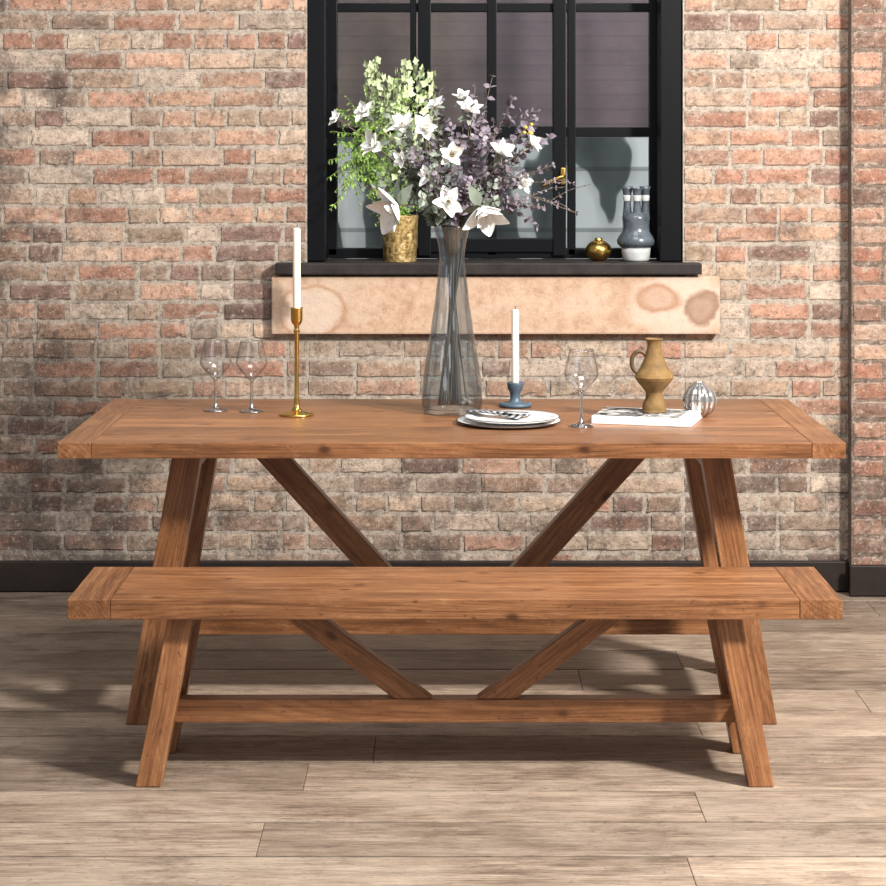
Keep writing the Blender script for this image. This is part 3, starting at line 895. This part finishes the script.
kwg=dict(cx=-0.148,cy=1.872,zb=SZ+0.02,zn=SZ+0.12,rb=0.02,rn=0.02,ztop=SZ+0.17)
for (x,dy,z) in [(-0.375,-0.10,1.56),(-0.36,-0.16,1.36),(-0.33,-0.08,1.68),(-0.34,-0.15,1.44),(-0.29,-0.12,1.56),(-0.385,-0.12,1.46),(-0.27,-0.08,1.72),(-0.375,-0.17,1.30),(-0.24,-0.12,1.60),(-0.36,-0.10,1.63),(-0.30,-0.15,1.48),(-0.22,-0.08,1.66),(-0.15,-0.06,1.76),(-0.10,-0.06,1.68),(-0.33,-0.16,1.40),(-0.35,-0.12,1.52),(-0.39,-0.15,1.40),(-0.31,-0.08,1.62)]:
    branch((x,1.872+dy,z),M_green,"bright green feathery foliage sprig in gold vase","foliage_stem",26,0.032,0.013,0.45,1.6,"green foliage in the gold vase",kwg,M_stem,1.0,9,(0.05,0.09),0.6)

def spike(tip,label,bend=0.9):
    pts=stem_pts(tip,bend,**kwg)
    root=empty("floret_spike",tuple(pts[0]))
    a=Acc(); tube(a,pts,0.003,0.0012,6); a.obj("stem",M_stem,root)
    la=Acc(); m=len(pts); i0=int(m*0.70)
    N=85
    for k in range(N):
        f=i0+(m-1.001-i0)*k/(N-1); i=int(f); p=pts[i].lerp(pts[i+1],f-i)
        d=(pts[i+1]-pts[i]).normalized()
        rv=Vector((R(-1,1),R(-1,1),R(-1,1))); rv=(rv-d*rv.dot(d)).normalized()
        c=p+rv*R(0.010,0.060)*(1-0.4*k/N)
        ref=rv.cross(d).normalized(); r2=rv.cross(ref)
        o0=R(0,6.28)
        for q in range(4):
            th=o0+q*math.pi/2
            leaf(la,c,(ref*math.cos(th)+r2*math.sin(th)+rv*0.3),rv,R(0.012,0.020),0.014,0.1,3,0.7)
    la.obj("florets",M_pgreen,root)
    tag(root,label,"flower","pale green flower spikes in the gold vase")
for (x,dy,z) in [(-0.245,-0.04,1.80),(-0.05,-0.03,1.77),(-0.17,-0.07,1.74),(-0.12,-0.05,1.80)]:
    spike((x,1.872+dy,z),"pale green flower spike with tiny florets")

for (x,dy,z) in [(0.235,-0.04,1.565)]:
    pts=stem_pts((x,VY+dy,z),0.3)
    root=empty("berry_sprig",tuple(pts[0]))
    a=Acc(); tube(a,pts,0.0018,0.001,6); a.obj("stem",M_twig,root)
    a=Acc()
    for k in range(5):
        c=Vector((x,VY+dy,z))+Vector((R(-.016,.016),R(-.016,.016),R(-.016,.01)))
        lathe(a,[(0.0003,-0.005),(0.004,-0.0035),(0.0055,0),(0.004,0.0035),(0.0003,0.005)],c,10)
    a.obj("berries",M_yell,root)
    tag(root,"thin twig tipped with yellow berries","foliage")

# ------------------------------------------------------------------ light / world / camera
def area(name,loc,target,size,energy,col=(1,1,1)):
    l=bpy.data.lights.new(name,'AREA'); l.size=size; l.energy=energy; l.color=col
    o=bpy.data.objects.new(name,l); o.location=loc
    o.rotation_euler=(Vector(target)-Vector(loc)).to_track_quat('-Z','Y').to_euler()
    COL.objects.link(o)
area("key_light",(3.0,-2.3,3.5),(0,0.3,0.6),0.5,520,(1.0,0.965,0.92))
area("top_softbox",(0.3,-1.2,4.2),(0.2,0.4,0.0),1.8,100,(0.97,0.98,1.0))
area("fill_light",(-2.5,-4.0,3.0),(0,1.0,0.8),2.5,28,(0.95,0.97,1.0))
area("outside_light",(1.0,2.6,3.6),(0.3,4.2,1.4),1.5,75,(0.9,0.95,1.0))
w=bpy.data.worlds.new("World"); scene.world=w; w.use_nodes=True
bg=w.node_tree.nodes["Background"]; bg.inputs[0].default_value=(0.95,0.97,1.0,1); bg.inputs[1].default_value=0.32

cam=bpy.data.cameras.new("camera"); cam.sensor_width=36; cam.lens=2090/886*36; cam.shift_y=-(443-140)/886
co=bpy.data.objects.new("camera",cam); co.location=(0,-5.3,1.53); co.rotation_euler=(math.radians(90),0,0)
COL.objects.link(co); scene.camera=co
scene.view_settings.view_transform='Standard'
scene.view_settings.look='None'
